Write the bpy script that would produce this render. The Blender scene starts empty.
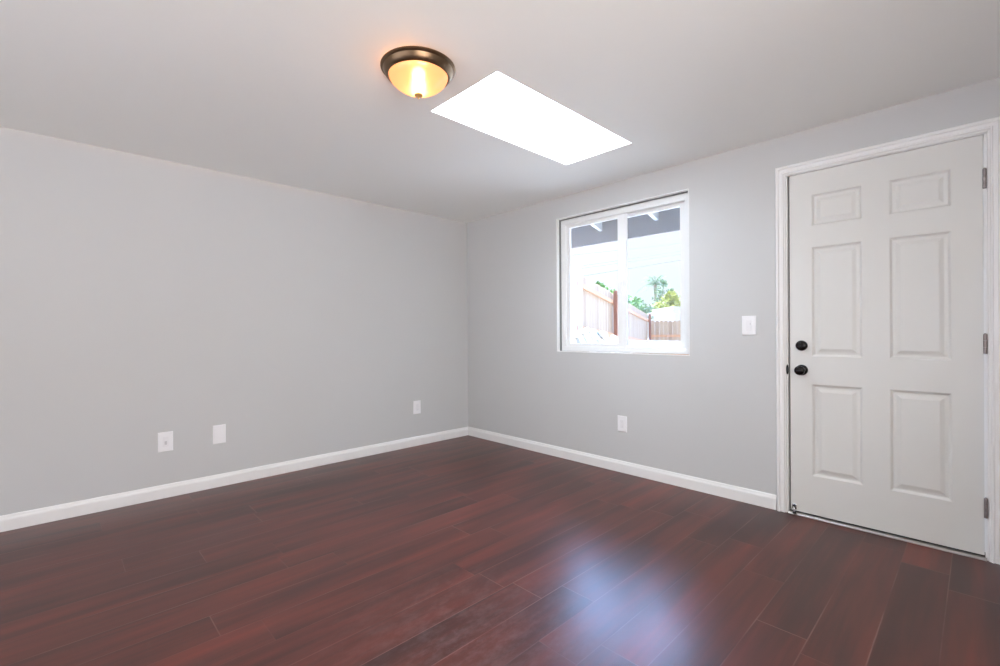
import bpy, bmesh, math, random
from mathutils import Vector, Matrix
R = math.radians
random.seed(7)
scn = bpy.context.scene
COL = scn.collection

# ------------------------------------------------------------------ camera
YAW, PIT, ROL, FPX = R(46.1322), R(-0.1234), R(-0.3817), 461.49
fw = Vector((-math.sin(YAW)*math.cos(PIT), math.cos(YAW)*math.cos(PIT), math.sin(PIT)))
rt0 = Vector((math.cos(YAW), math.sin(YAW), 0)); up0 = rt0.cross(fw)
rt = math.cos(ROL)*rt0 + math.sin(ROL)*up0
up = -math.sin(ROL)*rt0 + math.cos(ROL)*up0
cam = bpy.data.objects.new('camera', bpy.data.cameras.new('camera'))
COL.objects.link(cam)
M = Matrix((rt, up, -fw)).transposed().to_4x4(); M.translation = Vector((3.9041, -3.2578, 1.1277))
cam.matrix_world = M
cam.data.sensor_width = 36.0; cam.data.lens = FPX/1000*36.0; cam.data.clip_start = 0.02
scn.camera = cam

# ------------------------------------------------------------------ world, sun, exposure
scn.view_settings.view_transform = 'Standard'
scn.view_settings.look = 'None'
scn.view_settings.gamma = 1.0
scn.view_settings.use_curve_mapping = False
scn.view_settings.exposure = 0.06
scn.cycles.use_denoising = True
scn.cycles.max_bounces = 14
scn.cycles.diffuse_bounces = 8
scn.cycles.sample_clamp_indirect = 12

w = bpy.data.worlds.new('sky'); scn.world = w; w.use_nodes = True
nt = w.node_tree; nt.nodes.clear()
out = nt.nodes.new('ShaderNodeOutputWorld'); bg = nt.nodes.new('ShaderNodeBackground')
tc = nt.nodes.new('ShaderNodeTexCoord'); sp = nt.nodes.new('ShaderNodeSeparateXYZ'); rp = nt.nodes.new('ShaderNodeValToRGB')
nt.links.new(tc.outputs['Generated'], sp.inputs[0]); nt.links.new(sp.outputs['Z'], rp.inputs[0])
rp2 = nt.nodes.new('ShaderNodeValToRGB'); nt.links.new(sp.outputs['Z'], rp2.inputs[0])
def ramp(r, stops):
    e = r.color_ramp.elements
    for k, (p_, c_) in enumerate(stops):
        m_ = e[0] if k == 0 else (e[1] if k == 1 else e.new(p_))
        m_.position = p_; m_.color = c_
ramp(rp, [(0.0, (.165, .175, .185, 1)), (1.0, (.12, .17, .27, 1)), (.25, (.185, .205, .235, 1)), (.60, (.15, .20, .29, 1))])      # hazy sky away from the sun
ramp(rp2, [(0.0, (.165, .175, .185, 1)), (1.0, (.12, .17, .27, 1)), (.20, (.185, .205, .235, 1)), (.29, (1.75, 2.85, 5.2, 1)), (.62, (1.75, 2.85, 5.2, 1))])  # deep bright blue on the sun's side
dp = nt.nodes.new('ShaderNodeVectorMath'); dp.operation = 'DOT_PRODUCT'; dp.inputs[1].default_value = (-.62, .78, 0)
mr_ = nt.nodes.new('ShaderNodeMapRange'); mr_.interpolation_type = 'SMOOTHSTEP'
mr_.inputs['From Min'].default_value = .25; mr_.inputs['From Max'].default_value = .65
wm = nt.nodes.new('ShaderNodeMix'); wm.data_type = 'RGBA'
nt.links.new(tc.outputs['Generated'], dp.inputs[0]); nt.links.new(dp.outputs['Value'], mr_.inputs['Value'])
nt.links.new(mr_.outputs[0], wm.inputs[0]); nt.links.new(rp.outputs[0], wm.inputs[6]); nt.links.new(rp2.outputs[0], wm.inputs[7])
nt.links.new(wm.outputs[2], bg.inputs[0]); nt.links.new(bg.outputs[0], out.inputs[0])
bg.inputs['Strength'].default_value = 6.0

sun = bpy.data.objects.new('sun', bpy.data.lights.new('sun', 'SUN')); COL.objects.link(sun)
sun.data.energy = 15.5; sun.data.color = (1, .96, .9); sun.data.angle = R(.6)
sun.rotation_euler = Vector((-.36, .14, .92)).to_track_quat('Z', 'Y').to_euler()

def area(name, loc, direction, sx, sy, power, color):
    l = bpy.data.lights.new(name, 'AREA'); l.shape = 'RECTANGLE'; l.size = sx; l.size_y = sy
    l.energy = power; l.color = color
    o = bpy.data.objects.new(name, l); COL.objects.link(o); o.location = loc
    o.rotation_euler = (-Vector(direction)).to_track_quat('Z', 'Y').to_euler()
    return o
# fill lamps added at an invented patio door and side window behind the camera
area('patio_fill', (2.3, -5.06, 1.08), (0, 1, .25), 2.8, 1.9, 11, (1, .92, .86))
area('side_fill', (4.92, -3.2, 1.3), (-1, 0, 0), 1.7, 1.35, 65, (1, .895, .80))
l_ = area('side_fill_corner', (4.91, -3.2, 1.3), (-1, .85, .2), 1.7, 1.3, 3, (1, .96, .92)); l_.data.spread = R(90)  # added narrow lamp, aimed to brighten the far corner

SKYLIGHT_STRENGTH = 12.5
BULB_POWER = .29

# ------------------------------------------------------------------ dimensions
H = 2.33; XR = 4.75; YF = -4.9; T = 0.14

# ------------------------------------------------------------------ helpers
def mat(name, color, rough=.5, metal=0.0, spec=.5, noise=None, bump=None, emit=None):
    m = bpy.data.materials.new(name); m.use_nodes = True
    t = m.node_tree; b = t.nodes['Principled BSDF']
    b.inputs['Base Color'].default_value = (*color, 1); b.inputs['Roughness'].default_value = rough
    b.inputs['Metallic'].default_value = metal; b.inputs['Specular IOR Level'].default_value = spec
    co = t.nodes.new('ShaderNodeTexCoord')
    if noise:
        sc, amt = noise
        n = t.nodes.new('ShaderNodeTexNoise'); n.inputs['Scale'].default_value = sc; n.inputs['Detail'].default_value = 5
        mx = t.nodes.new('ShaderNodeMix'); mx.data_type = 'RGBA'
        mx.inputs[6].default_value = (*[c*(1-amt) for c in color], 1)
        mx.inputs[7].default_value = (*[min(1, c*(1+amt)) for c in color], 1)
        t.links.new(co.outputs['Object'], n.inputs['Vector']); t.links.new(n.outputs['Fac'], mx.inputs[0])
        t.links.new(mx.outputs[2], b.inputs['Base Color'])
    if bump:
        sc, st = bump
        n2 = t.nodes.new('ShaderNodeTexNoise'); n2.inputs['Scale'].default_value = sc; n2.inputs['Detail'].default_value = 3
        bp = t.nodes.new('ShaderNodeBump'); bp.inputs['Strength'].default_value = st; bp.inputs['Distance'].default_value = .01
        t.links.new(co.outputs['Object'], n2.inputs['Vector']); t.links.new(n2.outputs['Fac'], bp.inputs['Height'])
        t.links.new(bp.outputs[0], b.inputs['Normal'])
    if emit:
        b.inputs['Emission Color'].default_value = (*emit[0], 1); b.inputs['Emission Strength'].default_value = emit[1]
    return m

def tag(o, label=None, cat=None, group=None, kind=None):
    if label: o['label'] = label
    if cat: o['category'] = cat
    if group: o['group'] = group
    if kind: o['kind'] = kind
    return o

def empty(name, loc=(0, 0, 0), rz=0):
    o = bpy.data.objects.new(name, None); COL.objects.link(o); o.location = loc; o.rotation_euler = (0, 0, rz)
    o.empty_display_size = .1
    return o

def obj(name, bm, material, parent=None, smooth=False, autosmooth=None):
    bmesh.ops.recalc_face_normals(bm, faces=bm.faces)
    me = bpy.data.meshes.new(name); bm.to_mesh(me); bm.free()
    mats = material if isinstance(material, (list, tuple)) else [material]
    for m in mats: me.materials.append(m)
    if smooth or autosmooth:
        for p in me.polygons: p.use_smooth = True
    if autosmooth:
        me.set_sharp_from_angle(angle=R(autosmooth))
    o = bpy.data.objects.new(name, me); COL.objects.link(o)
    if parent: o.parent = parent
    return o

def box(bm, x0, x1, y0, y1, z0, z1, bev=0.0, seg=2):
    b = bmesh.new(); bmesh.ops.create_cube(b, size=1)
    for v in b.verts:
        v.co = Vector(((x0+x1)/2+v.co.x*(x1-x0), (y0+y1)/2+v.co.y*(y1-y0), (z0+z1)/2+v.co.z*(z1-z0)))
    if bev: bmesh.ops.bevel(b, geom=b.edges[:], offset=bev, segments=seg, affect='EDGES', profile=.5)
    merge(bm, b)

def merge(bm, b, matrix=None):
    if matrix: bmesh.ops.transform(b, matrix=matrix, verts=b.verts)
    me = bpy.data.meshes.new('tmp'); b.to_mesh(me); b.free(); bm.from_mesh(me); bpy.data.meshes.remove(me)

def lathe(bm, prof, n=48, matrix=None):
    """prof: (radius, height) pairs, turned about Z"""
    b = bmesh.new(); rings = []
    for r, z in prof:
        if r < 1e-6: rings.append([b.verts.new((0, 0, z))])
        else: rings.append([b.verts.new((r*math.cos(2*math.pi*k/n), r*math.sin(2*math.pi*k/n), z)) for k in range(n)])
    for a, c in zip(rings, rings[1:]):
        for k in range(n):
            k2 = (k+1) % n
            if len(a) == 1 and len(c) == 1: continue
            if len(a) == 1: b.faces.new((a[0], c[k], c[k2]))
            elif len(c) == 1: b.faces.new((a[k], a[k2], c[0]))
            else: b.faces.new((a[k], a[k2], c[k2], c[k]))
    merge(bm, b, matrix)

def tube(bm, pts, rad, n=8):
    b = bmesh.new(); pts = [Vector(p) for p in pts]; rings = []
    rads = rad if isinstance(rad, (list, tuple)) else [rad]*len(pts)
    for i, p in enumerate(pts):
        d = (pts[min(i+1, len(pts)-1)]-pts[max(i-1, 0)]).normalized()
        a = d.orthogonal().normalized() if abs(d.z) < .9 else d.cross(Vector((1, 0, 0))).normalized()
        if abs(d.z) < .9: a = d.cross(Vector((0, 0, 1))).normalized()
        c = d.cross(a)
        rings.append([b.verts.new(p+rads[i]*(a*math.cos(2*math.pi*k/n)+c*math.sin(2*math.pi*k/n))) for k in range(n)])
    for r1, r2 in zip(rings, rings[1:]):
        for k in range(n): b.faces.new((r1[k], r1[(k+1) % n], r2[(k+1) % n], r2[k]))
    b.faces.new(rings[0]); b.faces.new(rings[-1])
    merge(bm, b)

def ring(bm, x0, x1, z0, z1, wl, wr, wb, wt, y0, y1, bev=0.0):
    """a rectangular picture-frame prism in the XZ plane, outer x0..x1 / z0..z1, widths inward"""
    b = bmesh.new()
    o = [(x0, z0), (x1, z0), (x1, z1), (x0, z1)]; i = [(x0+wl, z0+wb), (x1-wr, z0+wb), (x1-wr, z1-wt), (x0+wl, z1-wt)]
    V = {}
    for k in range(4):
        for nm, L in (('o', o), ('i', i)):
            for yn, y in (('a', y0), ('b', y1)): V[nm, yn, k] = b.verts.new((L[k][0], y, L[k][1]))
    for k in range(4):
        j = (k+1) % 4
        for q in ((('o','a',k),('o','a',j),('i','a',j),('i','a',k)), (('o','b',k),('i','b',k),('i','b',j),('o','b',j)),
                  (('o','a',k),('o','b',k),('o','b',j),('o','a',j)), (('i','a',k),('i','a',j),('i','b',j),('i','b',k))):
            b.faces.new([V[t] for t in q])
    if bev:
        bmesh.ops.recalc_face_normals(b, faces=b.faces)
        es = [e for e in b.edges if len(e.link_faces) == 2 and e.calc_face_angle(0) > .5]
        bmesh.ops.bevel(b, geom=es, offset=bev, segments=2, affect='EDGES', profile=.5)
    merge(bm, b)

def slab(bm, us, vs, skip, f, t0, t1):
    """sheet over the grid us x vs, from t0 to t1 thick, with the cells in skip left open; f(u,v,t) -> point"""
    b = bmesh.new(); V = {}
    def vert(i, j, k):
        if (i, j, k) not in V: V[i, j, k] = b.verts.new(f(us[i], vs[j], (t0, t1)[k]))
        return V[i, j, k]
    cells = {(i, j) for i in range(len(us)-1) for j in range(len(vs)-1)} - set(skip)
    for i, j in cells:
        for k in (0, 1): b.faces.new([vert(i, j, k), vert(i+1, j, k), vert(i+1, j+1, k), vert(i, j+1, k)])
        for di, dj, (p, q) in ((-1, 0, ((0, 0), (0, 1))), (1, 0, ((1, 0), (1, 1))), (0, -1, ((0, 0), (1, 0))), (0, 1, ((0, 1), (1, 1)))):
            if (i+di, j+dj) not in cells:
                b.faces.new([vert(i+p[0], j+p[1], 0), vert(i+q[0], j+q[1], 0), vert(i+q[0], j+q[1], 1), vert(i+p[0], j+p[1], 1)])
    merge(bm, b)

# ------------------------------------------------------------------ materials
WALL = mat('grey_wall_paint', (.60, .605, .605), .75, spec=.3, noise=(1.5, .012), bump=(160, .06))
CEIL = mat('ceiling_paint', (.915, .925, .90), .8, spec=.25, bump=(140, .05))
TRIM = mat('white_trim_paint', (.86, .86, .855), .38, noise=(3, .01))
DOORP = mat('white_door_paint', (.74, .74, .715), .36, noise=(2.5, .012), bump=(220, .02))
VINYL = mat('white_vinyl', (.86, .87, .87), .35)
PLATE = mat('white_plastic', (.90, .90, .92), .3)
INSERT = mat('white_plastic_insert', (.855, .855, .875), .3)
SLOT = mat('grey_slot_plastic', (.62, .62, .64), .5)
BLACK = mat('oil_rubbed_black_metal', (.010, .009, .009), .17, metal=.6)
RUBBER = mat('black_rubber', (.015, .015, .018), .5)
GAP_GREY = mat('strip_and_gap_shade', (.26, .265, .26), .7)  # grey for the shaded window gap and the door weatherstrip
NICKEL = mat('satin_nickel', (.33, .29, .285), .42, metal=.8)
CHROME = mat('chrome', (.75, .76, .80), .15, metal=1)
ALU = mat('threshold_aluminium', (.44, .42, .40), .45, metal=1, noise=(40, .2))
BRONZE = mat('brushed_bronze_metal', (.17, .11, .065), .33, metal=.9, noise=(30, .1))
STUCCO_EXT = mat('exterior_stucco', (.5, .48, .45), .9, noise=(5, .1))

def floor_material():
    m = bpy.data.materials.new('mahogany_laminate'); m.use_nodes = True
    t = m.node_tree; N = t.nodes.new; L = t.links.new; b = t.nodes['Principled BSDF']
    def math_(op, a, bb=None, c=None):
        n = N('ShaderNodeMath'); n.operation = op
        for k, v in enumerate((a, bb, c)):
            if v is None: continue
            if isinstance(v, (int, float)): n.inputs[k].default_value = v
            else: L(v, n.inputs[k])
        return n.outputs[0]
    co = N('ShaderNodeTexCoord'); s = N('ShaderNodeSeparateXYZ'); L(co.outputs['Object'], s.inputs[0])
    PW, PL = .17, 1.22
    u = math_('DIVIDE', math_('SUBTRACT', s.outputs[0], .065), PW)
    row = math_('FLOOR', u); fu = math_('FRACT', u)
    wn = N('ShaderNodeTexWhiteNoise'); wn.noise_dimensions = '1D'; L(math_('ADD', row, 11.3), wn.inputs['W'])
    v = math_('DIVIDE', math_('ADD', s.outputs[1], math_('MULTIPLY', wn.outputs['Value'], PL)), PL)
    colm = math_('FLOOR', v); fv = math_('FRACT', v)
    cell = N('ShaderNodeCombineXYZ'); L(row, cell.inputs[0]); L(colm, cell.inputs[1])
    wc = N('ShaderNodeTexWhiteNoise'); wc.noise_dimensions = '2D'; L(cell.outputs[0], wc.inputs['Vector'])
    # distance to the nearest seam in metres
    du = math_('MULTIPLY', math_('MINIMUM', fu, math_('SUBTRACT', 1.0, fu)), PW)
    dv = math_('MULTIPLY', math_('MINIMUM', fv, math_('SUBTRACT', 1.0, fv)), PL)
    d = math_('MINIMUM', du, dv)
    mr = N('ShaderNodeMapRange'); mr.interpolation_type = 'SMOOTHSTEP'
    mr.inputs['From Min'].default_value = .0006; mr.inputs['From Max'].default_value = .0032
    L(d, mr.inputs['Value']); seam = mr.outputs[0]          # 0 in the groove, 1 on the plank
    wear = N('ShaderNodeTexNoise'); wear.inputs['Scale'].default_value = 2.2; wear.inputs['Detail'].default_value = 4; L(co.outputs['Object'], wear.inputs['Vector'])
    wr = N('ShaderNodeMapRange'); wr.inputs['From Min'].default_value = .42; wr.inputs['From Max'].default_value = .66; wr.inputs['To Min'].default_value = .08; wr.inputs['To Max'].default_value = .75; L(wear.outputs['Fac'], wr.inputs['Value'])
    seam_mix = math_('SUBTRACT', 1.0, math_('MULTIPLY', math_('SUBTRACT', 1.0, seam), wr.outputs[0]))   # bevels worn pale here and there
    # grain, stretched along the plank and shifted from plank to plank
    off = N('ShaderNodeVectorMath'); off.operation = 'SCALE'; L(wc.outputs['Color'], off.inputs[0]); off.inputs['Scale'].default_value = 37.0
    ad = N('ShaderNodeVectorMath'); ad.operation = 'ADD'; L(co.outputs['Object'], ad.inputs[0]); L(off.outputs[0], ad.inputs[1])
    def grain(sx, sy, scale, det, rough=.6, dist=0.0):
        mp = N('ShaderNodeMapping'); mp.inputs['Scale'].default_value = (sx, sy, 1); L(ad.outputs[0], mp.inputs['Vector'])
        n = N('ShaderNodeTexNoise'); n.inputs['Scale'].default_value = scale; n.inputs['Detail'].default_value = det
        n.inputs['Roughness'].default_value = rough; n.inputs['Distortion'].default_value = dist
        L(mp.outputs[0], n.inputs['Vector']); return n.outputs['Fac']
    g1 = grain(12, 1.0, 1.0, 3, .5, .2); g2 = grain(55, 2.6, 1.0, 2); g3 = grain(4.0, .7, 1.0, 2)
    mix = math_('ADD', math_('ADD', math_('MULTIPLY', g1, .48), math_('MULTIPLY', g2, .13)), math_('MULTIPLY', g3, .39))
    mix = math_('ADD', mix, math_('MULTIPLY', math_('SUBTRACT', wc.outputs['Value'], .5), .05))
    cr = N('ShaderNodeValToRGB'); L(mix, cr.inputs[0]); el = cr.color_ramp.elements
    el[0].position = .30; el[0].color = (.040, .018, .016, 1)
    el[1].position = .70; el[1].color = (.185, .040, .027, 1)
    q = el.new(.44); q.color = (.066, .024, .020, 1)
    q = el.new(.56); q.color = (.115, .032, .024, 1)
    # pale dust lying in smears on the worn planks
    dn = N('ShaderNodeTexNoise'); dn.inputs['Scale'].default_value = 1.0; dn.inputs['Detail'].default_value = 8; dn.inputs['Roughness'].default_value = .75
    dmap = N('ShaderNodeMapping'); dmap.inputs['Scale'].default_value = (19, 9, 1); L(co.outputs['Object'], dmap.inputs['Vector']); L(dmap.outputs[0], dn.inputs['Vector'])
    big = N('ShaderNodeVectorMath'); big.operation = 'DISTANCE'; L(co.outputs['Object'], big.inputs[0]); big.inputs[1].default_value = (2.55, -2.15, 0)
    zone = N('ShaderNodeMapRange'); zone.inputs['From Min'].default_value = .1; zone.inputs['From Max'].default_value = .65
    zone.inputs['To Min'].default_value = 1; zone.inputs['To Max'].default_value = 0; L(big.outputs['Value'], zone.inputs['Value'])
    dm = N('ShaderNodeMapRange'); dm.inputs['From Min'].default_value = .45; dm.inputs['From Max'].default_value = .85; L(dn.outputs['Fac'], dm.inputs['Value'])
    dust = math_('MULTIPLY', math_('MULTIPLY', dm.outputs[0], zone.outputs[0]), .34)
    c1 = N('ShaderNodeMix'); c1.data_type = 'RGBA'; L(dust, c1.inputs[0]); L(cr.outputs[0], c1.inputs[6]); c1.inputs[7].default_value = (.34, .26, .25, 1)
    c2 = N('ShaderNodeMix'); c2.data_type = 'RGBA'; L(seam_mix, c2.inputs[0]); c2.inputs[6].default_value = (.22, .12, .105, 1); L(c1.outputs[2], c2.inputs[7])
    L(c2.outputs[2], b.inputs['Base Color'])
    rg = math_('ADD', math_('MULTIPLY', g2, .05), math_('MULTIPLY', dust, .4))
    L(math_('ADD', rg, .275), b.inputs['Roughness'])
    b.inputs['Specular IOR Level'].default_value = .36
    hgt = math_('ADD', math_('MULTIPLY', seam, .16), math_('MULTIPLY', grain(22, 1.2, 1.0, 1), .22))
    bp = N('ShaderNodeBump'); bp.inputs['Strength'].default_value = .25; bp.inputs['Distance'].default_value = .003
    L(hgt, bp.inputs['Height']); L(bp.outputs[0], b.inputs['Normal'])
    return m
FLOOR = floor_material()

def glass_material(name, tint):
    m = bpy.data.materials.new(name); m.use_nodes = True; t = m.node_tree; t.nodes.clear()
    o = t.nodes.new('ShaderNodeOutputMaterial'); mx = t.nodes.new('ShaderNodeMixShader')
    tr = t.nodes.new('ShaderNodeBsdfTransparent'); gl = t.nodes.new('ShaderNodeBsdfGlossy'); fr = t.nodes.new('ShaderNodeFresnel')
    tr.inputs[0].default_value = (*tint, 1); gl.inputs['Roughness'].default_value = .02; fr.inputs['IOR'].default_value = 1.3
    t.links.new(fr.outputs[0], mx.inputs[0]); t.links.new(tr.outputs[0], mx.inputs[1]); t.links.new(gl.outputs[0], mx.inputs[2])
    t.links.new(mx.outputs[0], o.inputs[0]); return m
GLASS = glass_material('clear_window_glass', (.97, .985, .98))

def screen_material():
    m = bpy.data.materials.new('insect_mesh'); m.use_nodes = True; t = m.node_tree; t.nodes.clear()
    o = t.nodes.new('ShaderNodeOutputMaterial'); mx = t.nodes.new('ShaderNodeMixShader')
    tr = t.nodes.new('ShaderNodeBsdfTransparent'); df = t.nodes.new('ShaderNodeBsdfDiffuse'); df.inputs[0].default_value = (.35, .38, .45, 1)
    mx.inputs[0].default_value = .07
    t.links.new(tr.outputs[0], mx.inputs[1]); t.links.new(df.outputs[0], mx.inputs[2]); t.links.new(mx.outputs[0], o.inputs[0]); return m
SCREEN = screen_material()

# ================================================================== room shell
WX0, WX1, WZ0, WZ1 = 1.262, 2.462, .953, 2.136        # window opening
DX0, DX1, DZ1 = 3.060, 3.952, 2.10                     # rough door opening
bm = bmesh.new(); slab(bm, [-T, 0, XR, XR+T], [YF-T, YF, 0, T], [], lambda u, v, t: (u, v, t), -.12, 0)
tag(obj('floor', bm, FLOOR), 'dark red mahogany plank laminate floor of the empty room', 'floor', kind='structure')

SX0, SX1, SY0, SY1 = 1.840, 2.364, -1.784, -.598
bm = bmesh.new(); slab(bm, [-T, SX0, SX1, XR+T], [YF-T, SY0, SY1, T], [(1, 1)], lambda u, v, t: (u, v, t), H, H+.14)
tag(obj('ceiling', bm, CEIL), 'flat off-white ceiling with the bright skylight opening', 'ceiling', kind='structure')

def wallobj(name, bm, label): return tag(obj(name, bm, WALL), label, 'wall', kind='structure')
bm = bmesh.new(); slab(bm, [YF, T], [0, H], [], lambda u, v, t: (t, u, v), -T, 0)
wallobj('wall_left', bm, 'long plain grey wall on the left with three wall plates')
bm = bmesh.new()
slab(bm, [0, WX0-.006, WX1+.006, DX0, DX1, XR], [0, WZ0-.006, DZ1-.0, WZ1+.006, H],
     [(1, 1), (1, 2), (3, 0), (3, 1)], lambda u, v, t: (u, t, v), 0, T)
wallobj('wall_back', bm, 'grey wall holding the window and the white door')
bm = bmesh.new(); slab(bm, [YF, -4.1, -2.3, T], [0, .58, 2.02, H], [(1, 1)], lambda u, v, t: (t, u, v), XR, XR+T)
wallobj('wall_right', bm, 'grey wall just out of frame past the door')
PX0, PX1, PZ1 = .85, 3.75, 2.05
bm = bmesh.new(); slab(bm, [-T, PX0, PX1, XR+T], [0, PZ1, H], [(1, 0)], lambda u, v, t: (u, t, v), YF-T, YF)
wallobj('wall_front', bm, 'grey wall behind the viewpoint with an added patio door opening')

# baseboards: moulded profile swept along the wall
BP = [(0, 0), (.014, 0), (.014, .062), (.0125, .070), (.009, .077), (.0075, .084), (.005, .090), (0, .091)]
def baseboard(name, p0, p1, n, label, m0=0, m1=0):
    """m0, m1: mitre at either end (+1 shortens the far edge)"""
    p0, p1, n = Vector(p0), Vector(p1), Vector(n); d = (p1-p0).normalized(); b = bmesh.new()
    A = [b.verts.new(p0+n*a+Vector((0, 0, z))+d*a*m0) for a, z in BP]
    Bv = [b.verts.new(p1+n*a+Vector((0, 0, z))-d*a*m1) for a, z in BP]
    k = len(BP)
    for i in range(k): b.faces.new((A[i], A[(i+1) % k], Bv[(i+1) % k], Bv[i]))
    b.faces.new(A); b.faces.new(Bv)
    return tag(obj(name, b, TRIM), label, 'baseboard', kind='structure')
baseboard('baseboard_left', (0, YF, 0), (0, 0, 0), (1, 0, 0), 'white moulded baseboard along the long left wall', 1, 1)
baseboard('baseboard_back', (0, 0, 0), (3.0155, 0, 0), (0, -1, 0), 'white moulded baseboard from the corner to the door casing', 1, 0)
baseboard('baseboard_right', (XR, YF, 0), (XR, 0, 0), (-1, 0, 0), 'white moulded baseboard on the wall past the door', 1, 1)
baseboard('baseboard_edge', (3.993, 0, 0), (XR, 0, 0), (0, -1, 0), 'short white baseboard beyond the hinge side of the door', 0, 1)

# ================================================================== window
win = empty('window_1', ((WX0+WX1)/2, 0, WZ0)); tag(win, 'white vinyl sliding window with a view of a wooden fence', 'window', kind='structure')
def wpart(name, bm, m, parent=None, **k):
    o = obj(name, bm, m, None, **k); o.parent = parent or win
    if (parent or win) is win: o.matrix_parent_inverse = Matrix.Translation(-win.location)
    return o
bm = bmesh.new(); ring(bm, WX0-.006, WX1+.006, WZ0-.006, WZ1+.006, .006, .006, .006, .006, -.0015, .034)
wpart('reveal', bm, TRIM)
bm = bmesh.new(); ring(bm, WX0-.005, WX1+.005, WZ0-.005, WZ1+.005, .0065, .0065, .0005, .0065, .040, .062)  # dark ring coloured as the shade in the gap around the frame
wpart('gap_shade', bm, GAP_GREY)
fx0, fx1, fz0, fz1 = WX0+.003, WX1-.003, WZ0+.002, WZ1-.003
bm = bmesh.new(); ring(bm, fx0, fx1, fz0, fz1, .050, .050, .044, .050, .056, .135, .003)
ring(bm, fx0+.006, fx1-.006, fz0+.006, fz1-.006, .034, .034, .030, .034, .0525, .058, .0015)
wpart('window_frame', bm, VINYL)
# sliding sash on the left
bm = bmesh.new(); ring(bm, fx0+.046, 1.920, fz0+.040, fz1-.046, .040, .078, .027, .030, .070, .098, .0025)
sash = wpart('sash', bm, VINYL)
bm = bmesh.new(); box(bm, fx0+.080, 1.850, .083, .087, fz0+.062, fz1-.072)
wpart('pane', bm, GLASS, sash)
bm = bmesh.new(); box(bm, 1.872, 1.888, .058, .072, 1.43, 1.53, .003)
wpart('latch', bm, VINYL, sash)
# fixed lite on the right
bm = bmesh.new(); ring(bm, 1.840, fx1-.046, fz0+.048, fz1-.046, .038, .060, .050, .030, .104, .130, .002)
lite = wpart('fixed_frame', bm, VINYL)
bm = bmesh.new(); box(bm, 1.870, fx1-.100, .113, .117, fz0+.090, fz1-.066)
wpart('pane', bm, GLASS, lite)
bm = bmesh.new(); slab(bm, [1.876, fx1-.104], [fz0+.096, fz1-.073], [], lambda u, v, t: (u, t, v), .126, .1265)
tag(wpart('insect_screen', bm, SCREEN), 'fine insect mesh over the right half')

# ================================================================== door casing, jamb, threshold
CP = [(0, .004), (.003, .009), (.010, .0105), (.0125, .0165), (.019, .018), (.0225, .0125), (.038, .0145), (.042, .022), (.052, .023), (.058, .018), (.058, 0), (0, 0)]
ci0, ci1, cz = 3.0735, 3.930, 2.0795
path = [((ci0, 0), (-1, 0)), ((ci0, cz), (-1, 1)), ((ci1, cz), (1, 1)), ((ci1, 0), (1, 0))]
b = bmesh.new(); rows = []
for (px, pz), (dx, dz) in path:
    rows.append([b.verts.new((px+dx*a*.91, -h, pz+dz*a)) for a, h in CP])
for r0, r1 in zip(rows, rows[1:]):
    k = len(CP)
    for i in range(k): b.faces.new((r0[i], r0[(i+1) % k], r1[(i+1) % k], r1[i]))
b.faces.new(rows[0]); b.faces.new(rows[-1])
casing = tag(obj('trim_1', b, TRIM), 'white moulded casing around the six-panel door', 'door casing', kind='structure')
bm = bmesh.new()
box(bm, DX0, 3.0805, 0, T, 0, 2.074); box(bm, 3.9190, DX1, 0, T, 0, 2.074); box(bm, DX0, DX1, 0, T, 2.0765, DZ1)
box(bm, 3.0805, 3.094, .05, .062, .006, 2.0765); box(bm, 3.912, 3.9245, .05, .062, .006, 2.0765); box(bm, 3.0805, 3.9245, .05, .062, 2.062, 2.0765)
obj('jamb', bm, TRIM, casing)
bm = bmesh.new(); box(bm, 3.0806, 3.0915, .024, .05, .02, 2.0765, .002)
obj('weatherstrip', bm, GAP_GREY, casing)
bm = bmesh.new(); box(bm, 3.0930, 3.9188, .010, .049, .0135, .0215)
DOOR_SWEEP = bm
bm = bmesh.new(); lathe(bm, [(0, 0), (.030, 0), (.030, .003), (.027, .0045), (0, .0045)], 32,
    Matrix.Translation((3.0790, -.0040, .885)) @ Matrix.Rotation(R(90), 4, 'X') @ Matrix.Scale(.24, 4, (1, 0, 0)))
tag(obj('strike_plate', bm, BLACK, casing, autosmooth=40), 'black strike plate beside the knob')
bm = bmesh.new()
prof = [(-.014, 0), (-.014, .003), (-.008, .010), (-.003, .0125), (.004, .0095), (.012, .0125), (.10, .016), (.13, .016), (.13, 0)]
A = [bm.verts.new((3.0807, y, z)) for y, z in prof]; Bv = [bm.verts.new((3.9243, y, z)) for y, z in prof]
for i in range(len(prof)): bm.faces.new((A[i], A[(i+1) % len(prof)], Bv[(i+1) % len(prof)], Bv[i]))
bm.faces.new(A); bm.faces.new(Bv)
tag(obj('trim_2', bm, ALU), 'scuffed metal threshold under the white door', 'threshold', kind='structure')

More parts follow.
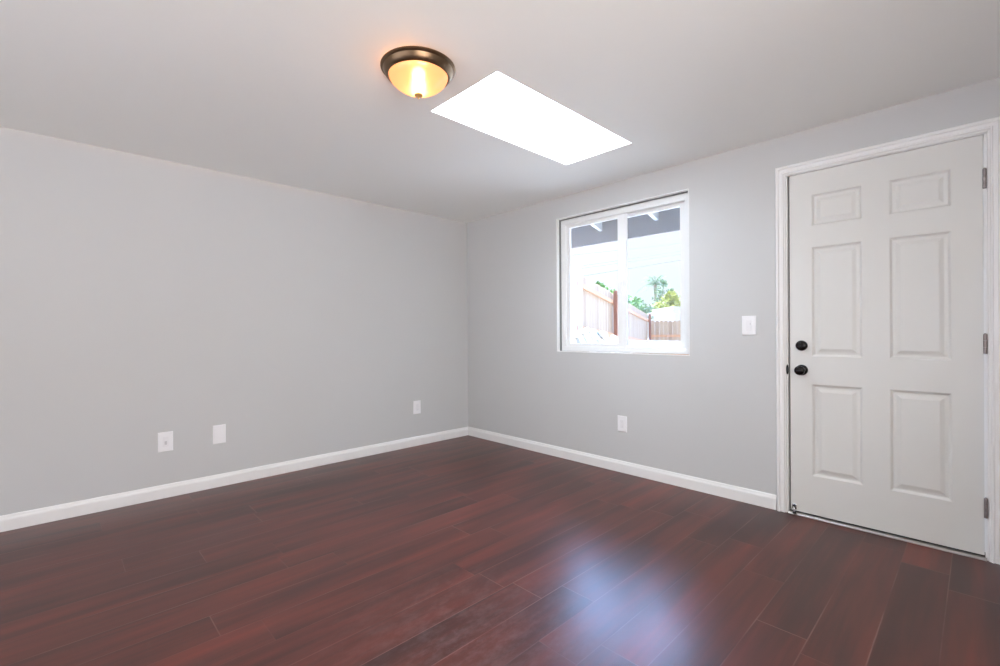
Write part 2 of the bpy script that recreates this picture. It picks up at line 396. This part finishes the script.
# ================================================================== door slab with six raised panels
SX, SXE, SZ, SZE, SY, ST = 3.0925, 3.9165, .021, 2.0735, .004, .044
pc = [(3.205, 3.446), (3.563, 3.805)]; pr = [(.252, .803), (.968, 1.624), (1.748, 1.937)]
us = [SX, pc[0][0], pc[0][1], pc[1][0], pc[1][1], SXE]; vs = [SZ, pr[0][0], pr[0][1], pr[1][0], pr[1][1], pr[2][0], pr[2][1], SZE]
b = bmesh.new(); V = {}
def dv(i, j):
    if (i, j) not in V: V[i, j] = b.verts.new((us[i], SY, vs[j]))
    return V[i, j]
for i in range(5):
    for j in range(7):
        if i in (1, 3) and j in (1, 3, 5):
            x0, x1, z0, z1 = us[i], us[i+1], vs[j], vs[j+1]
            prev = [dv(i, j), dv(i+1, j), dv(i+1, j+1), dv(i, j+1)]
            for ins, dep in ((.003, .0012), (.012, .0110), (.017, .0120), (.021, .0112), (.028, .0100), (.044, .0028), (.047, .0020)):
                cur = [b.verts.new((x, SY+dep, z)) for x, z in ((x0+ins, z0+ins), (x1-ins, z0+ins), (x1-ins, z1-ins), (x0+ins, z1-ins))]
                for k in range(4): b.faces.new((prev[k], prev[(k+1) % 4], cur[(k+1) % 4], cur[k]))
                prev = cur
            b.faces.new(prev)
        else: b.faces.new((dv(i, j), dv(i+1, j), dv(i+1, j+1), dv(i, j+1)))
bk = [b.verts.new((x, SY+ST, z)) for x, z in ((SX, SZ), (SXE, SZ), (SXE, SZE), (SX, SZE))]
b.faces.new(bk)
b.faces.new([dv(i, 0) for i in range(6)]+[bk[1], bk[0]]); b.faces.new([dv(i, 7) for i in range(6)]+[bk[2], bk[3]])
b.faces.new([dv(0, j) for j in range(8)]+[bk[3], bk[0]]); b.faces.new([dv(5, j) for j in range(8)]+[bk[2], bk[1]])
door = tag(obj('door_1', b, DOORP), 'closed white six-panel door with black knob and deadbolt', 'door', kind='structure')
obj('door_sweep', DOOR_SWEEP, RUBBER, door)
toY = Matrix.Rotation(R(90), 4, 'X')       # lathe axis +Z -> -Y, out of the door face
bm = bmesh.new(); lathe(bm, [(0, 0), (.0325, 0), (.0325, .003), (.029, .008), (.020, .011), (.012, .013), (.0105, .026), (.012, .030),
    (.021, .034), (.0265, .041), (.0285, .049), (.0275, .056), (.023, .062), (.014, .0655), (0, .0665)], 40, Matrix.Translation((3.153, SY, .885)) @ toY)
obj('door_knob', bm, BLACK, door, autosmooth=50)
bm = bmesh.new(); lathe(bm, [(0, 0), (.0315, 0), (.0315, .006), (.029, .014), (.024, .0185), (.014, .0205), (0, .021)], 40, Matrix.Translation((3.153, SY, 1.033)) @ toY)
dead = obj('deadbolt', bm, BLACK, door, autosmooth=50)
bm = bmesh.new(); box(bm, 3.146, 3.160, SY-.038, SY-.018, 1.018, 1.048, .004, 3)
obj('thumb_turn', bm, BLACK, dead, autosmooth=50)
for z in (1.857, 1.054, .255):
    bm = bmesh.new()
    for k in range(3):
        lathe(bm, [(0, 0), (.0068, 0), (.0072, .001), (.0072, .0300), (.0068, .031), (0, .031)], 20, Matrix.Translation((3.9215, -.0045, z-.0475+k*.0318)))
    lathe(bm, [(0, 0), (.0045, 0), (.0055, .002), (.003, .005), (0, .0055)], 16, Matrix.Translation((3.9215, -.0045, z+.047)))
    obj('hinge', bm, NICKEL, door, autosmooth=40)
bm = bmesh.new()
box(bm, 3.099, 3.123, SY-.004, SY, .030, .062, .002); tube(bm, [(3.112, SY-.003, .050), (3.112, SY-.018, .050), (3.115, SY-.026, .036), (3.116, SY-.026, .019)], .0055, 10)
hold = tag(obj('door_holder', bm, CHROME, door, autosmooth=40), 'small chrome flip-down holder at the bottom corner')
bm = bmesh.new(); lathe(bm, [(0, 0), (.009, 0), (.010, .004), (.0085, .012), (0, .013)], 20, Matrix.Translation((3.116, SY-.026, .010)))
lathe(bm, [(0, 0), (.009, .001), (.009, .006), (0, .007)], 20, Matrix.Translation((3.112, SY-.016, .052)) @ toY)
obj('rubber_tip', bm, RUBBER, hold, autosmooth=40)

# ================================================================== wall plates
def plate_mesh(w_, h_, d=.0065):
    """face towards -Y, centred at the origin"""
    bm = bmesh.new(); b = bmesh.new()
    o = [(-w_/2, -h_/2), (w_/2, -h_/2), (w_/2, h_/2), (-w_/2, h_/2)]
    prev = [b.verts.new((x, 0, z)) for x, z in o]
    for ins, y in ((0, -.003), (.003, -.0055), (.007, -d)):
        cur = [b.verts.new((x-math.copysign(ins, x), y, z-math.copysign(ins, z))) for x, z in o]
        for k in range(4): b.faces.new((prev[k], prev[(k+1) % 4], cur[(k+1) % 4], cur[k]))
        prev = cur
    b.faces.new(prev); merge(bm, b); return bm
def plate(name, kind, loc, rz, w_, h_, label, cat, group=None):
    o = obj(name, plate_mesh(w_, h_), PLATE); o.location = loc; o.rotation_euler = (0, 0, rz); tag(o, label, cat, group)
    bm = bmesh.new()
    if kind in ('duplex', 'switch', 'jack'):
        box(bm, -.0168, .0168, -.0088, -.005, -.0335, .0335, .0015)
    if kind == 'duplex':
        ins = obj('receptacle', bm, INSERT, o)
        for dz in (-.019, .019):
            for dx in (-.0065, .0065):
                bm = bmesh.new(); box(bm, dx-.001, dx+.001, -.0090, -.0085, dz-.002, dz+.006); obj('slot', bm, SLOT, ins)
            bm = bmesh.new(); lathe(bm, [(0, 0), (.0022, 0), (.0022, .0004), (0, .0004)], 12, Matrix.Translation((0, -.0086, dz-.007)) @ toY); obj('slot', bm, SLOT, ins)
    elif kind == 'switch':
        ins = obj('rocker', bm, INSERT, o)
        bm = bmesh.new(); box(bm, .0085, .0115, -.0125, -.0085, .004, .016, .001); obj('slider', bm, SLOT, ins)
    elif kind == 'jack':
        ins = obj('jack_insert', bm, INSERT, o)
        bm = bmesh.new(); box(bm, -.007, .007, -.0094, -.0086, -.020, .004); obj('socket', bm, SLOT, ins)
    elif kind == 'blank':
        bm.free()
        for dz in (-.043, .043):
            bm = bmesh.new(); lathe(bm, [(0, 0), (.0034, 0), (.003, .001), (0, .0012)], 14, Matrix.Translation((0, -.0064, dz)) @ toY); obj('screw', bm, PLATE, o)
        return o
    return o
LW = R(90)   # -Y face turned to +X
plate('wall_outlet', 'jack', (0, -2.7185, .3855), LW, .086, .134, 'white outlet plate nearest the left edge of the photo, on the left wall', 'outlet')
plate('wall_plate', 'blank', (0, -2.393, .386), LW, .084, .136, 'plain white plate just right of another plate low on the left wall', 'wall plate')
plate('wall_outlet', 'duplex', (0, -.663, .3815), LW, .084, .130, 'white outlet on the left wall close to the room corner', 'outlet')
plate('wall_outlet', 'duplex', (1.920, 0, .388), 0, .084, .126, 'white outlet low on the wall below the window', 'outlet')
plate('light_switch', 'switch', (2.860, 0, 1.1595), 0, .085, .126, 'white rocker light switch between window and door', 'light switch')

# ================================================================== ceiling light
LX, LY = 2.142, -2.066
lamp = empty('ceiling_light', (LX, LY, H)); tag(lamp, 'round flush-mount ceiling light with bronze rim and glowing amber glass bowl', 'ceiling light')
bm = bmesh.new(); lathe(bm, [(0, -.004), (.166, -.004), (.168, -.006), (.168, -.010), (.164, -.015), (.158, -.017), (.156, -.021), (.152, -.032), (.144, -.042), (.138, -.046),
    (.1345, -.046), (.133, -.043), (.133, -.030), (.120, -.012), (0, -.012)], 72)
lathe(bm, [(0, 0), (.03, 0), (.03, -.006), (0, -.006)], 24)
obj('rim', bm, BRONZE, lamp, autosmooth=35)
def bowl_material():
    m = bpy.data.materials.new('amber_ribbed_glass'); m.use_nodes = True; t = m.node_tree; t.nodes.clear()
    o = t.nodes.new('ShaderNodeOutputMaterial'); mx = t.nodes.new('ShaderNodeMixShader'); ad = t.nodes.new('ShaderNodeAddShader')
    tl = t.nodes.new('ShaderNodeBsdfTranslucent'); tl.inputs[0].default_value = (.95, .52, .26, 1)
    gl = t.nodes.new('ShaderNodeBsdfGlossy'); gl.inputs['Roughness'].default_value = .15; gl.inputs[0].default_value = (1, 1, 1, 1)
    em = t.nodes.new('ShaderNodeEmission'); em.inputs[0].default_value = (1, .50, .24, 1); em.inputs[1].default_value = .62
    mx.inputs[0].default_value = .04
    rf = t.nodes.new('ShaderNodeBsdfRefraction'); rf.inputs['IOR'].default_value = 1.3; rf.inputs['Roughness'].default_value = .6; rf.inputs[0].default_value = (1, .80, .55, 1)
    m2 = t.nodes.new('ShaderNodeMixShader'); m2.inputs[0].default_value = .45
    t.links.new(tl.outputs[0], m2.inputs[1]); t.links.new(rf.outputs[0], m2.inputs[2]); t.links.new(m2.outputs[0], mx.inputs[1]); t.links.new(gl.outputs[0], mx.inputs[2])
    t.links.new(mx.outputs[0], ad.inputs[0]); t.links.new(em.outputs[0], ad.inputs[1]); t.links.new(ad.outputs[0], o.inputs[0]); return m
bm = bmesh.new(); prof = []
for k in range(21):
    q = math.sin(k/20*math.pi/2)
    prof.append((.1325*max(0, 1-q**1.8)**.72 if k < 20 else 0, -.040-.084*q))
lathe(bm, prof, 96)
obj('glass_bowl', bm, bowl_material(), lamp, smooth=True)
bm = bmesh.new(); lathe(bm, [(0, -.120), (.010, -.1205), (.018, -.124), (.0195, -.127), (.017, -.130), (.008, -.1325), (.004, -.134), (.0042, -.139), (.0028, -.143), (0, -.1435)], 24)
obj('finial', bm, mat('finial_brass', (.72, .42, .16), .4, metal=.5), lamp, autosmooth=50)
for q in (-.05, .0, .055):
    l = bpy.data.lights.new('bulb', 'POINT'); l.energy = BULB_POWER; l.color = (1, .72, .42); l.shadow_soft_size = .032
    o = bpy.data.objects.new('bulb', l); COL.objects.link(o); o.parent = lamp; o.location = (q*.83, -q*.56, -.058)

# point lamps added in the gap above the pan, for a ceiling glow
for dg, en in ((-110, 10), (-62, 6.0), (60, 1.5), (175, 3)):
    a = R(dg); l = bpy.data.lights.new('gap_glow', 'POINT'); l.energy = en; l.color = (1, .38, .10); l.shadow_soft_size = .002
    o = bpy.data.objects.new('gap_glow', l); COL.objects.link(o); o.parent = lamp; o.location = (.06*math.cos(a), .06*math.sin(a), -.0025)

# ================================================================== skylight
sky = empty('skylight', ((SX0+SX1)/2, (SY0+SY1)/2, H)); tag(sky, 'long rectangular glowing skylight set into the ceiling', 'skylight')
shift = Matrix.Translation((-sky.location.x, -sky.location.y, -H))
def skypart(name, m, f):
    b = bmesh.new(); f(b); bmesh.ops.transform(b, matrix=shift, verts=b.verts); return obj(name, b, m, sky)
def well(b):
    us, vs = [SX0-.02, SX0+.001, SX1-.001, SX1+.02], [SY0-.02, SY0+.001, SY1-.001, SY1+.02]
    slab(b, us, vs, [(1, 1)], lambda u, v, t: (u, v, t), H+.1401, H+.36)
skypart('curb', TRIM, well)
skypart('diffuser', mat('skylight_diffuser', (.9, .93, 1), .6, emit=((.86, .97, 1.08), SKYLIGHT_STRENGTH)),
        lambda b: box(b, SX0+.003, SX1-.003, SY0+.003, SY1-.003, H+.300, H+.318, .004))

# ================================================================== behind the viewpoint: unseen patio door and side window, added for fill light
pd = empty('window_added_2', (2.3, YF, 0)); tag(pd, 'unseen wide patio door frame added behind the viewpoint for fill light', 'patio door', kind='structure')
bm = bmesh.new(); ring(bm, PX0, PX1, 0.002, PZ1, .05, .05, .05, .05, YF-.11, YF-.03); box(bm, 2.26, 2.34, YF-.1, YF-.04, .05, PZ1-.05)
o = obj('window_frame', bm, VINYL, pd); o.matrix_parent_inverse = Matrix.Translation(-pd.location)

sw = empty('window_added_3', (XR, -3.2, .58)); tag(sw, 'unseen side window frame added past the door for fill light', 'window', kind='structure')  # opening and frame added as a place for the side fill lamps
bm = bmesh.new(); ring(bm, -.9, .9, 0, 1.44, .05, .05, .05, .05, .05, .11); box(bm, -.03, .03, .055, .105, .05, 1.39)
bmesh.ops.transform(bm, matrix=Matrix.Rotation(R(-90), 4, 'Z'), verts=bm.verts)
obj('window_frame', bm, VINYL, sw)

# ================================================================== outside
bm = bmesh.new()
rafters = [.65, 1.25, 1.854, 2.46, 3.06, 3.66]
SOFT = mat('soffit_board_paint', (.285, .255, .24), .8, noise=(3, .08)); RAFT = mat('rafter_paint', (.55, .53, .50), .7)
eave = empty('eave', (2.3, T, 2.2)); tag(eave, 'open roof eave seen at the top of the window', 'eave', kind='structure')
def epart(name, bm, m):
    o = obj(name, bm, m, eave); o.matrix_parent_inverse = Matrix.Translation(-eave.location); return o
def rz_(y): return 2.145+.27*(.70-y)
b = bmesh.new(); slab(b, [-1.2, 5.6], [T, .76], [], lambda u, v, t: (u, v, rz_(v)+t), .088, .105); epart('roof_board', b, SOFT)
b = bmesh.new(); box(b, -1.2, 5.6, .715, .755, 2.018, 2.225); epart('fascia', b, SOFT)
for x in rafters:
    b = bmesh.new(); slab(b, [x-.019, x+.019], [T, .715], [], lambda u, v, t: (u, v, rz_(v)+t), 0, .0875); epart('rafter', b, RAFT)

b = bmesh.new(); slab(b, [-.6, XR+1.6], [YF-T-2.8, YF-T-.001], [], lambda u, v, t: (u, v, t), 2.30, 2.40)  # unseen slab added to cut blue sky light through the patio opening
o = tag(obj('patio_sky_blocker', b, SOFT), 'unseen flat slab added over the patio side to block sky light', 'roof', kind='structure')
EARTH = mat('dry_soil', (.46, .42, .37), .95, noise=(2, .25), bump=(4, .6))
def gz(x, y):
    # level by the house, a bank rising towards the fence on the left, with a heap under the rubble
    c = lambda v: max(0, min(1, v))
    z = -.06+.48*c((y-1.2)/3.0)*c((1.2-x)/2.2)*c((13-y)/8.0)
    z += .95*math.exp(-((y-2.9)/2.1)**2)*math.exp(-((x+.66+.2*(y-2.8))/.46)**2)*c((y-1.7)/.8)*c((6-y)/1.0)
    if y < T+.01 and -T-.3 < x < XR+T+.3 and y > YF-T-.3: z = -.30
    return z
bm = bmesh.new()
gx = [-40, -25, -15, -10, -7, -5, -4, -3]+[-2.4+.2*k for k in range(15)]+[1.0, 1.6, 2.4, 3.5, XR+T+.31, 10, 20]
gy = [-40, -25, -15, -9, YF-T-.31, YF-T, -2, 0, T+.011]+[.6+.25*k for k in range(22)]+[6.6, 7.5, 8.5, 10, 12, 14, 18, 25, 40, 70]
V = [[bm.verts.new((x, y, gz(x, y))) for y in gy] for x in gx]
for i in range(len(gx)-1):
    for j in range(len(gy)-1): bm.faces.new((V[i][j], V[i+1][j], V[i+1][j+1], V[i][j+1]))
tag(obj('ground', bm, EARTH, smooth=True), 'pale dry yard ground outside the window', 'ground', kind='structure')

b = bmesh.new(); box(b, -.2, 5.2, T+.005, 2.1, -.30, -.02, .01)  # added reflector slab, sends sunlight up towards the ceiling
tag(obj('path', b, mat('bounce_slab_concrete', (.74, .72, .68), .9, noise=(3, .06))), 'unseen pale concrete slab added to bounce sunlight up through the window', 'path', kind='structure')
# fence running away down the slope, with rails and posts on the house side
CEDAR = mat('weathered_cedar_boards', (.56, .425, .33), .8, noise=(6, .15)); RAIL = mat('orange_fence_rail', (.62, .34, .20), .8, noise=(4, .12))
POST = mat('red_brown_fence_post', (.33, .155, .11), .8, noise=(4, .15))
def board_material(name, d, origin, bw):
    m = bpy.data.materials.new(name); m.use_nodes = True; t = m.node_tree; N = t.nodes.new; L = t.links.new; b = t.nodes['Principled BSDF']
    co = N('ShaderNodeTexCoord'); sb = N('ShaderNodeVectorMath'); sb.operation = 'SUBTRACT'; sb.inputs[1].default_value = origin; L(co.outputs['Object'], sb.inputs[0])
    dt = N('ShaderNodeVectorMath'); dt.operation = 'DOT_PRODUCT'; dt.inputs[1].default_value = d; L(sb.outputs[0], dt.inputs[0])
    dv_ = N('ShaderNodeMath'); dv_.operation = 'DIVIDE'; dv_.inputs[1].default_value = bw; L(dt.outputs['Value'], dv_.inputs[0])
    fl = N('ShaderNodeMath'); fl.operation = 'FLOOR'; L(dv_.outputs[0], fl.inputs[0])
    wn = N('ShaderNodeTexWhiteNoise'); wn.noise_dimensions = '1D'; L(fl.outputs[0], wn.inputs['W'])
    ns = N('ShaderNodeTexNoise'); ns.inputs['Scale'].default_value = 5; L(co.outputs['Object'], ns.inputs['Vector'])
    av = N('ShaderNodeMath'); av.operation = 'MULTIPLY_ADD'; av.inputs[1].default_value = .75; L(wn.outputs['Value'], av.inputs[0])
    q = N('ShaderNodeMath'); q.operation = 'MULTIPLY'; q.inputs[1].default_value = .25; L(ns.outputs['Fac'], q.inputs[0]); L(q.outputs[0], av.inputs[2])
    mx = N('ShaderNodeMix'); mx.data_type = 'RGBA'; mx.inputs[6].default_value = (.38, .275, .195, 1); mx.inputs[7].default_value = (.52, .41, .31, 1)
    L(av.outputs[0], mx.inputs[0]); L(mx.outputs[2], b.inputs['Base Color']); b.inputs['Roughness'].default_value = .85
    return m
def fence(A, B, hA, hB, height, label, rails, posts, bw=.145, gap=.010, dog=.03, nside=1):
    """A, B ground points (x, y); hA, hB heights of the top; rails (drops below the top); posts (x, y, z0, z1)"""
    A, B = Vector((*A, 0)), Vector((*B, 0)); d = (B-A); Ln = d.length; d.normalize(); n = Vector((-d.y, d.x, 0))*nside
    root = empty('fence', (A.x, A.y, hA-height)); tag(root, label, 'fence')
    inv = Matrix.Translation(-root.location)
    bm = bmesh.new(); s = 0
    while s+bw <= Ln:
        t0 = hA+(hB-hA)*(s+bw/2)/Ln + random.uniform(-.012, .012); x0 = A+d*s; x1 = A+d*(s+bw-gap)
        pr_ = [(x0, t0-height), (x1, t0-height), (x1, t0-dog), (x1-d*dog*1.2, t0), (x0+d*dog*1.2, t0), (x0, t0-dog)]
        f0 = [bm.verts.new((p.x, p.y, z)) for p, z in pr_]; f1 = [bm.verts.new((p.x-n.x*.018, p.y-n.y*.018, z)) for p, z in pr_]
        bm.faces.new(f0); bm.faces.new(f1)
        for k in range(6): bm.faces.new((f0[k], f0[(k+1) % 6], f1[(k+1) % 6], f1[k]))
        s += bw
    o = obj('board_panel', bm, board_material('cedar_boards', d, A, bw), root); o.matrix_parent_inverse = inv
    for dr in rails:
        bm = bmesh.new(); v = []
        for q, h in ((A, hA), (B, hB)):
            for a, z in ((.001, 0), (.04, 0), (.04, .09), (.001, .09)): v.append(bm.verts.new((q.x+n.x*a, q.y+n.y*a, h-dr-z)))
        bm.faces.new(v[:4]); bm.faces.new(v[4:])
        for k in range(4): bm.faces.new((v[k], v[(k+1) % 4], v[4+(k+1) % 4], v[4+k]))
        o = obj('rail', bm, RAIL, root); o.matrix_parent_inverse = inv
    for px, py, z0, z1 in posts:
        q = Vector((px, py, 0))+n*.085; bm = bmesh.new()
        box(bm, -.045, .045, -.045, .045, z0, z1-.02); box(bm, -.03, .03, -.03, .03, z1-.02, z1)
        bmesh.ops.transform(bm, matrix=Matrix.Translation(q) @ Matrix.Rotation(math.atan2(d.y, d.x), 4, 'Z'), verts=bm.verts)
        o = obj('post', bm, POST, root); o.matrix_parent_inverse = inv
    return root
fence((-1.30, 3.70), (-5.07, 13.38), 2.26, 1.76, 1.95, 'pale cedar fence running downhill behind the window with red-brown posts', (.19, 1.02, 1.62),
      [(-2.53, 6.86, .1, 2.15), (-5.02, 13.25, -.1, 1.80)], nside=-1)
fence((-5.00, 13.45), (-1.5, 16.8), 1.53, 1.53, 1.6, 'low scalloped cedar fence in front of the white building', (.55, 1.3),
      [(-3.4, 14.98, -.1, 1.45), (-1.8, 16.51, -.1, 1.45)], bw=.17, dog=.045, nside=-1)

# white wall end beside the fence
bm = bmesh.new(); box(bm, -.11, .11, -.11, .11, 0, 2.30, .01); box(bm, -.13, .13, -.13, .13, 2.30, 2.345, .008)
o = tag(obj('gate_pillar', bm, mat('white_stucco', (.60, .59, .65), .9, noise=(8, .04))), 'white stucco pillar where the cedar fence begins', 'pillar')
o.location = (-1.36, 3.78, 0); o.rotation_euler = (0, 0, R(46))

# heap of broken pale rubble in front of the fence
ROCK = mat('pale_broken_concrete', (.78, .75, .70), .9, noise=(7, .2), bump=(12, .5))
protos = []
for k in range(4):
    b = bmesh.new(); bmesh.ops.create_icosphere(b, subdivisions=2, radius=1)
    rs = random.Random(k)
    cuts = [(Vector((rs.uniform(-1, 1), rs.uniform(-1, 1), rs.uniform(-1, 1))).normalized(), rs.uniform(.5, .8)) for _ in range(9)]
    for v in b.verts:
        for n, dd in cuts:
            e_ = v.co.dot(n)-dd
            if e_ > 0: v.co -= n*e_
        v.co *= 1+rs.uniform(-.04, .04)
    o = obj('rubble_stone', b, ROCK); protos.append(o)
spots = []
for k in range(9000):
    if len(spots) >= 110: break
    r = random.uniform(.045, .125); y = random.uniform(2.25, 5.0); dx = random.gauss(.06, .26); x = -.66-.2*(y-2.8)+dx
    if abs(dx) > .58 or x-.0 < -1.42-.365/.93*(y-4.0)+r+.16 or (y < 4.2 and x < -1.0+r): continue
    if any((x-a_)**2+(y-b_)**2 < (1.05*(r+r_))**2 for a_, b_, _, r_ in spots): continue
    spots.append((x, y, gz(x, y)+.15*r, r))
for k, (x, y, z, r) in enumerate(spots):
    o = protos[k] if k < 4 else protos[k % 4].copy()
    if k >= 4: COL.objects.link(o)
    o.location = (x, y, z); o.scale = (r*random.uniform(.8, 1.4), r*random.uniform(.8, 1.4), r*random.uniform(.4, .7))
    o.rotation_euler = (random.uniform(-.4, .4), random.uniform(-.4, .4), random.uniform(0, 6.28))
    tag(o, 'chunk of sunlit pale rubble heaped before the cedar fence', 'stone', 'rubble heap outside the window')
# white building beyond the low fence
WB = mat('white_building_paint', (.62, .61, .62), .85, noise=(1, .04))
bl = empty('white_building', (-4.0, 22.5, 0), R(46)); tag(bl, 'low white flat-roofed building beyond the low fence', 'building')
b = bmesh.new(); box(b, -4.2, 8, 0, 3, -.1, 2.02); obj('wall', b, WB, bl)
b = bmesh.new(); box(b, -4.5, 8.3, -.35, 3.3, 2.02, 2.17); box(b, -4.3, 8.1, -.15, 3.1, 2.17, 2.36); obj('roof', b, WB, bl)
b = bmesh.new(); lathe(b, [(0, 0), (.05, 0), (.05, .28), (.09, .29), (.09, .36), (0, .38)], 14, Matrix.Translation((-2.2, .6, 2.36))); obj('roof_vent', b, WB, bl)

# leaves
def foliage_mat(name, c): return mat(name, c, .7, noise=(3, .35))
LEAF_G = foliage_mat('green_leaves', (.14, .30, .10)); LEAF_Y = foliage_mat('yellow_green_leaves', (.42, .44, .12)); LEAF_D = foliage_mat('grey_green_leaves', (.20, .30, .18))
BARK = mat('tree_bark', (.28, .22, .17), .9, noise=(8, .2))
def crown(name, blobs, n, size, m, parent, seed=1):
    rs = random.Random(seed); b = bmesh.new()
    for _ in range(n):
        cx, cy, cz, rr = rs.choice(blobs)
        d = Vector((rs.gauss(0, 1), rs.gauss(0, 1), rs.gauss(0, 1))).normalized()*rr*(rs.random()**.4)
        c = Vector((cx, cy, cz))+d; a = Vector((rs.gauss(0, 1), rs.gauss(0, 1), rs.gauss(0, 1))).normalized(); a2 = a.orthogonal().normalized()
        s = size*rs.uniform(.6, 1.3)
        b.faces.new([b.verts.new(c+a*s), b.verts.new(c+a2*s*.45), b.verts.new(c-a*s), b.verts.new(c-a2*s*.45)])
    return obj(name, b, m, parent)
def tree(name, loc, h, blobs, n, size, m, label, cat, seed, trunk_r=.09):
    root = empty(name, loc); tag(root, label, cat)
    b = bmesh.new(); tube(b, [(0, 0, 0), (.05, 0, h*.5), (0, .03, h)], [trunk_r, trunk_r*.8, trunk_r*.5])
    for bx_, by_, bz_, br_ in blobs[:5]: tube(b, [(0, .02, h*.6), (bx_*.5, by_*.5, (h*.6+bz_)/2), (bx_, by_, bz_)], [trunk_r*.5, trunk_r*.35, trunk_r*.15])
    obj('trunk', b, BARK, root); crown('foliage', blobs, n, size, m, root, seed)
    return root
tree('leafy_tree', (-7.4, 13.9, -.1), 2.2, [(0, 0, 2.75, .50), (.55, .4, 2.5, .42), (-.25, -.1, 3.12, .26), (.9, .8, 2.25, .5), (-.35, 0, 2.75, .3)], 1100, .10, LEAF_G,
     'green leafy tree peeking over the tall cedar fence', 'tree', 3)
tree('round_shrub', (-11.46, 28.4, -.1), 2.2, [(0, 0, 3.1, .85), (.6, .5, 3.0, .8), (-.5, -.45, 2.7, .7), (.1, 0, 3.6, .5), (1.0, 1.0, 2.7, .8)], 2200, .11, LEAF_Y,
     'rounded yellow-green shrub behind the white building roof', 'shrub', 5)
tree('slender_tree', (-13.2, 30.2, -.1), 3.9, [(0, 0, 4.3, .45), (.25, .25, 4.9, .28), (-.1, 0, 3.6, .5), (.6, .6, 4.3, .25), (.1, 0, 3.0, .4)], 480, .11, LEAF_D,
     'slim grey-green tree right of the palm', 'tree', 8)
tree('distant_tree', (-12.5, 25.7, -.1), 2.2, [(0, 0, 2.95, .56), (.48, .48, 2.55, .56), (-.48, -.48, 2.4, .48)], 600, .12, LEAF_D,
     'small pale distant tree just right of the window bar', 'tree', 9)
# palm
palm = empty('palm_tree', (-15.5, 34.0, -.1)); palm.scale = (1.15, 1.15, 1.15); tag(palm, 'tall thin palm tree with drooping fronds against the sky', 'palm tree')
b = bmesh.new(); tube(b, [(0, 0, 0), (.06, .03, 1.7), (.02, 0, 3.5), (0, 0, 4.55)], [.16, .11, .10, .12]); obj('trunk', b, BARK, palm)
rs = random.Random(4)
for k in range(15):
    b = bmesh.new(); az = 2*math.pi*k/15+rs.uniform(-.15, .15); el_ = rs.uniform(.25, 1.5); Lf = rs.uniform(1.4, 2.0)
    dh = Vector((math.cos(az), math.sin(az), 0)); sd = Vector((-math.sin(az), math.cos(az), 0)); pts = []
    for s in range(13):
        q = s/12; pts.append(Vector((0, 0, 4.52))+dh*Lf*q*(.35+.5*math.cos(el_))*(.6+.4*q)+Vector((0, 0, Lf*(1.15*q*math.sin(el_)-.75*q*q))))
    for s in range(1, 13):
        for sg in (-1, 1):
            for o_ in (0, .5):
                p = pts[s]*(1-o_)+pts[s-1]*o_; ln = .42*math.sin(math.pi*min(.97, (s+o_)/13+.05)); tip = p+sd*sg*ln+dh*ln*.5-Vector((0, 0, ln*.55))
                b.faces.new([b.verts.new(p), b.verts.new(p+dh*.035), b.verts.new(tip)])
    tube(b, pts, [.02-.0012*s for s in range(13)], 4)
    obj('frond', b, LEAF_D, palm)
# power lines and the pole they hang from
POLEW = mat('grey_pole_wood', (.30, .26, .23), .9, noise=(6, .2)); CABLE = mat('cable', (.22, .22, .24), .6)
pole = empty('utility_pole', (-5.45, 18.9, -.06)); tag(pole, 'wooden utility pole with crossarms at the right edge of the window', 'utility pole')
b = bmesh.new(); tube(b, [(0, 0, 0), (0, 0, 7.6)], [.15, .11], 14); obj('mast', b, POLEW, pole)
dirp = Vector((.69, .72, 0))
for z in (4.47, 5.28):
    b = bmesh.new(); tube(b, [Vector((0, 0, z))-dirp*.75, Vector((0, 0, z))+dirp*.75], .045, 6); obj('crossarm', b, POLEW, pole)
for k, (a, c, sag, lab) in enumerate([
    ((-9.9, 14.2, 4.88), (-5.97, 18.36, 5.33), .05, 'highest power line across the sky in the window'),
    ((-9.9, 14.2, 4.32), (-5.97, 18.36, 4.95), .06, 'second highest power line, faint in the sky'),
    ((-9.9, 14.2, 3.72), (-5.97, 18.36, 4.52), .03, 'lowest and darkest power line above the palm'),
    ((-9.9, 14.2, 4.14), (-5.97, 18.36, 4.80), .04, 'third power line from the top in the window sky')]):
    a, c = Vector(a), Vector(c); a = c+(a-c)*4.0; pts = []
    for s in range(13):
        q = s/12; p = a*(1-q)+c*q; p.z -= sag*4*q*(1-q)*4; pts.append(p)
    b = bmesh.new(); tube(b, pts, .0045 if k != 2 else .009, 5); tag(obj('power_line', b, CABLE), lab, 'power line', 'power lines')
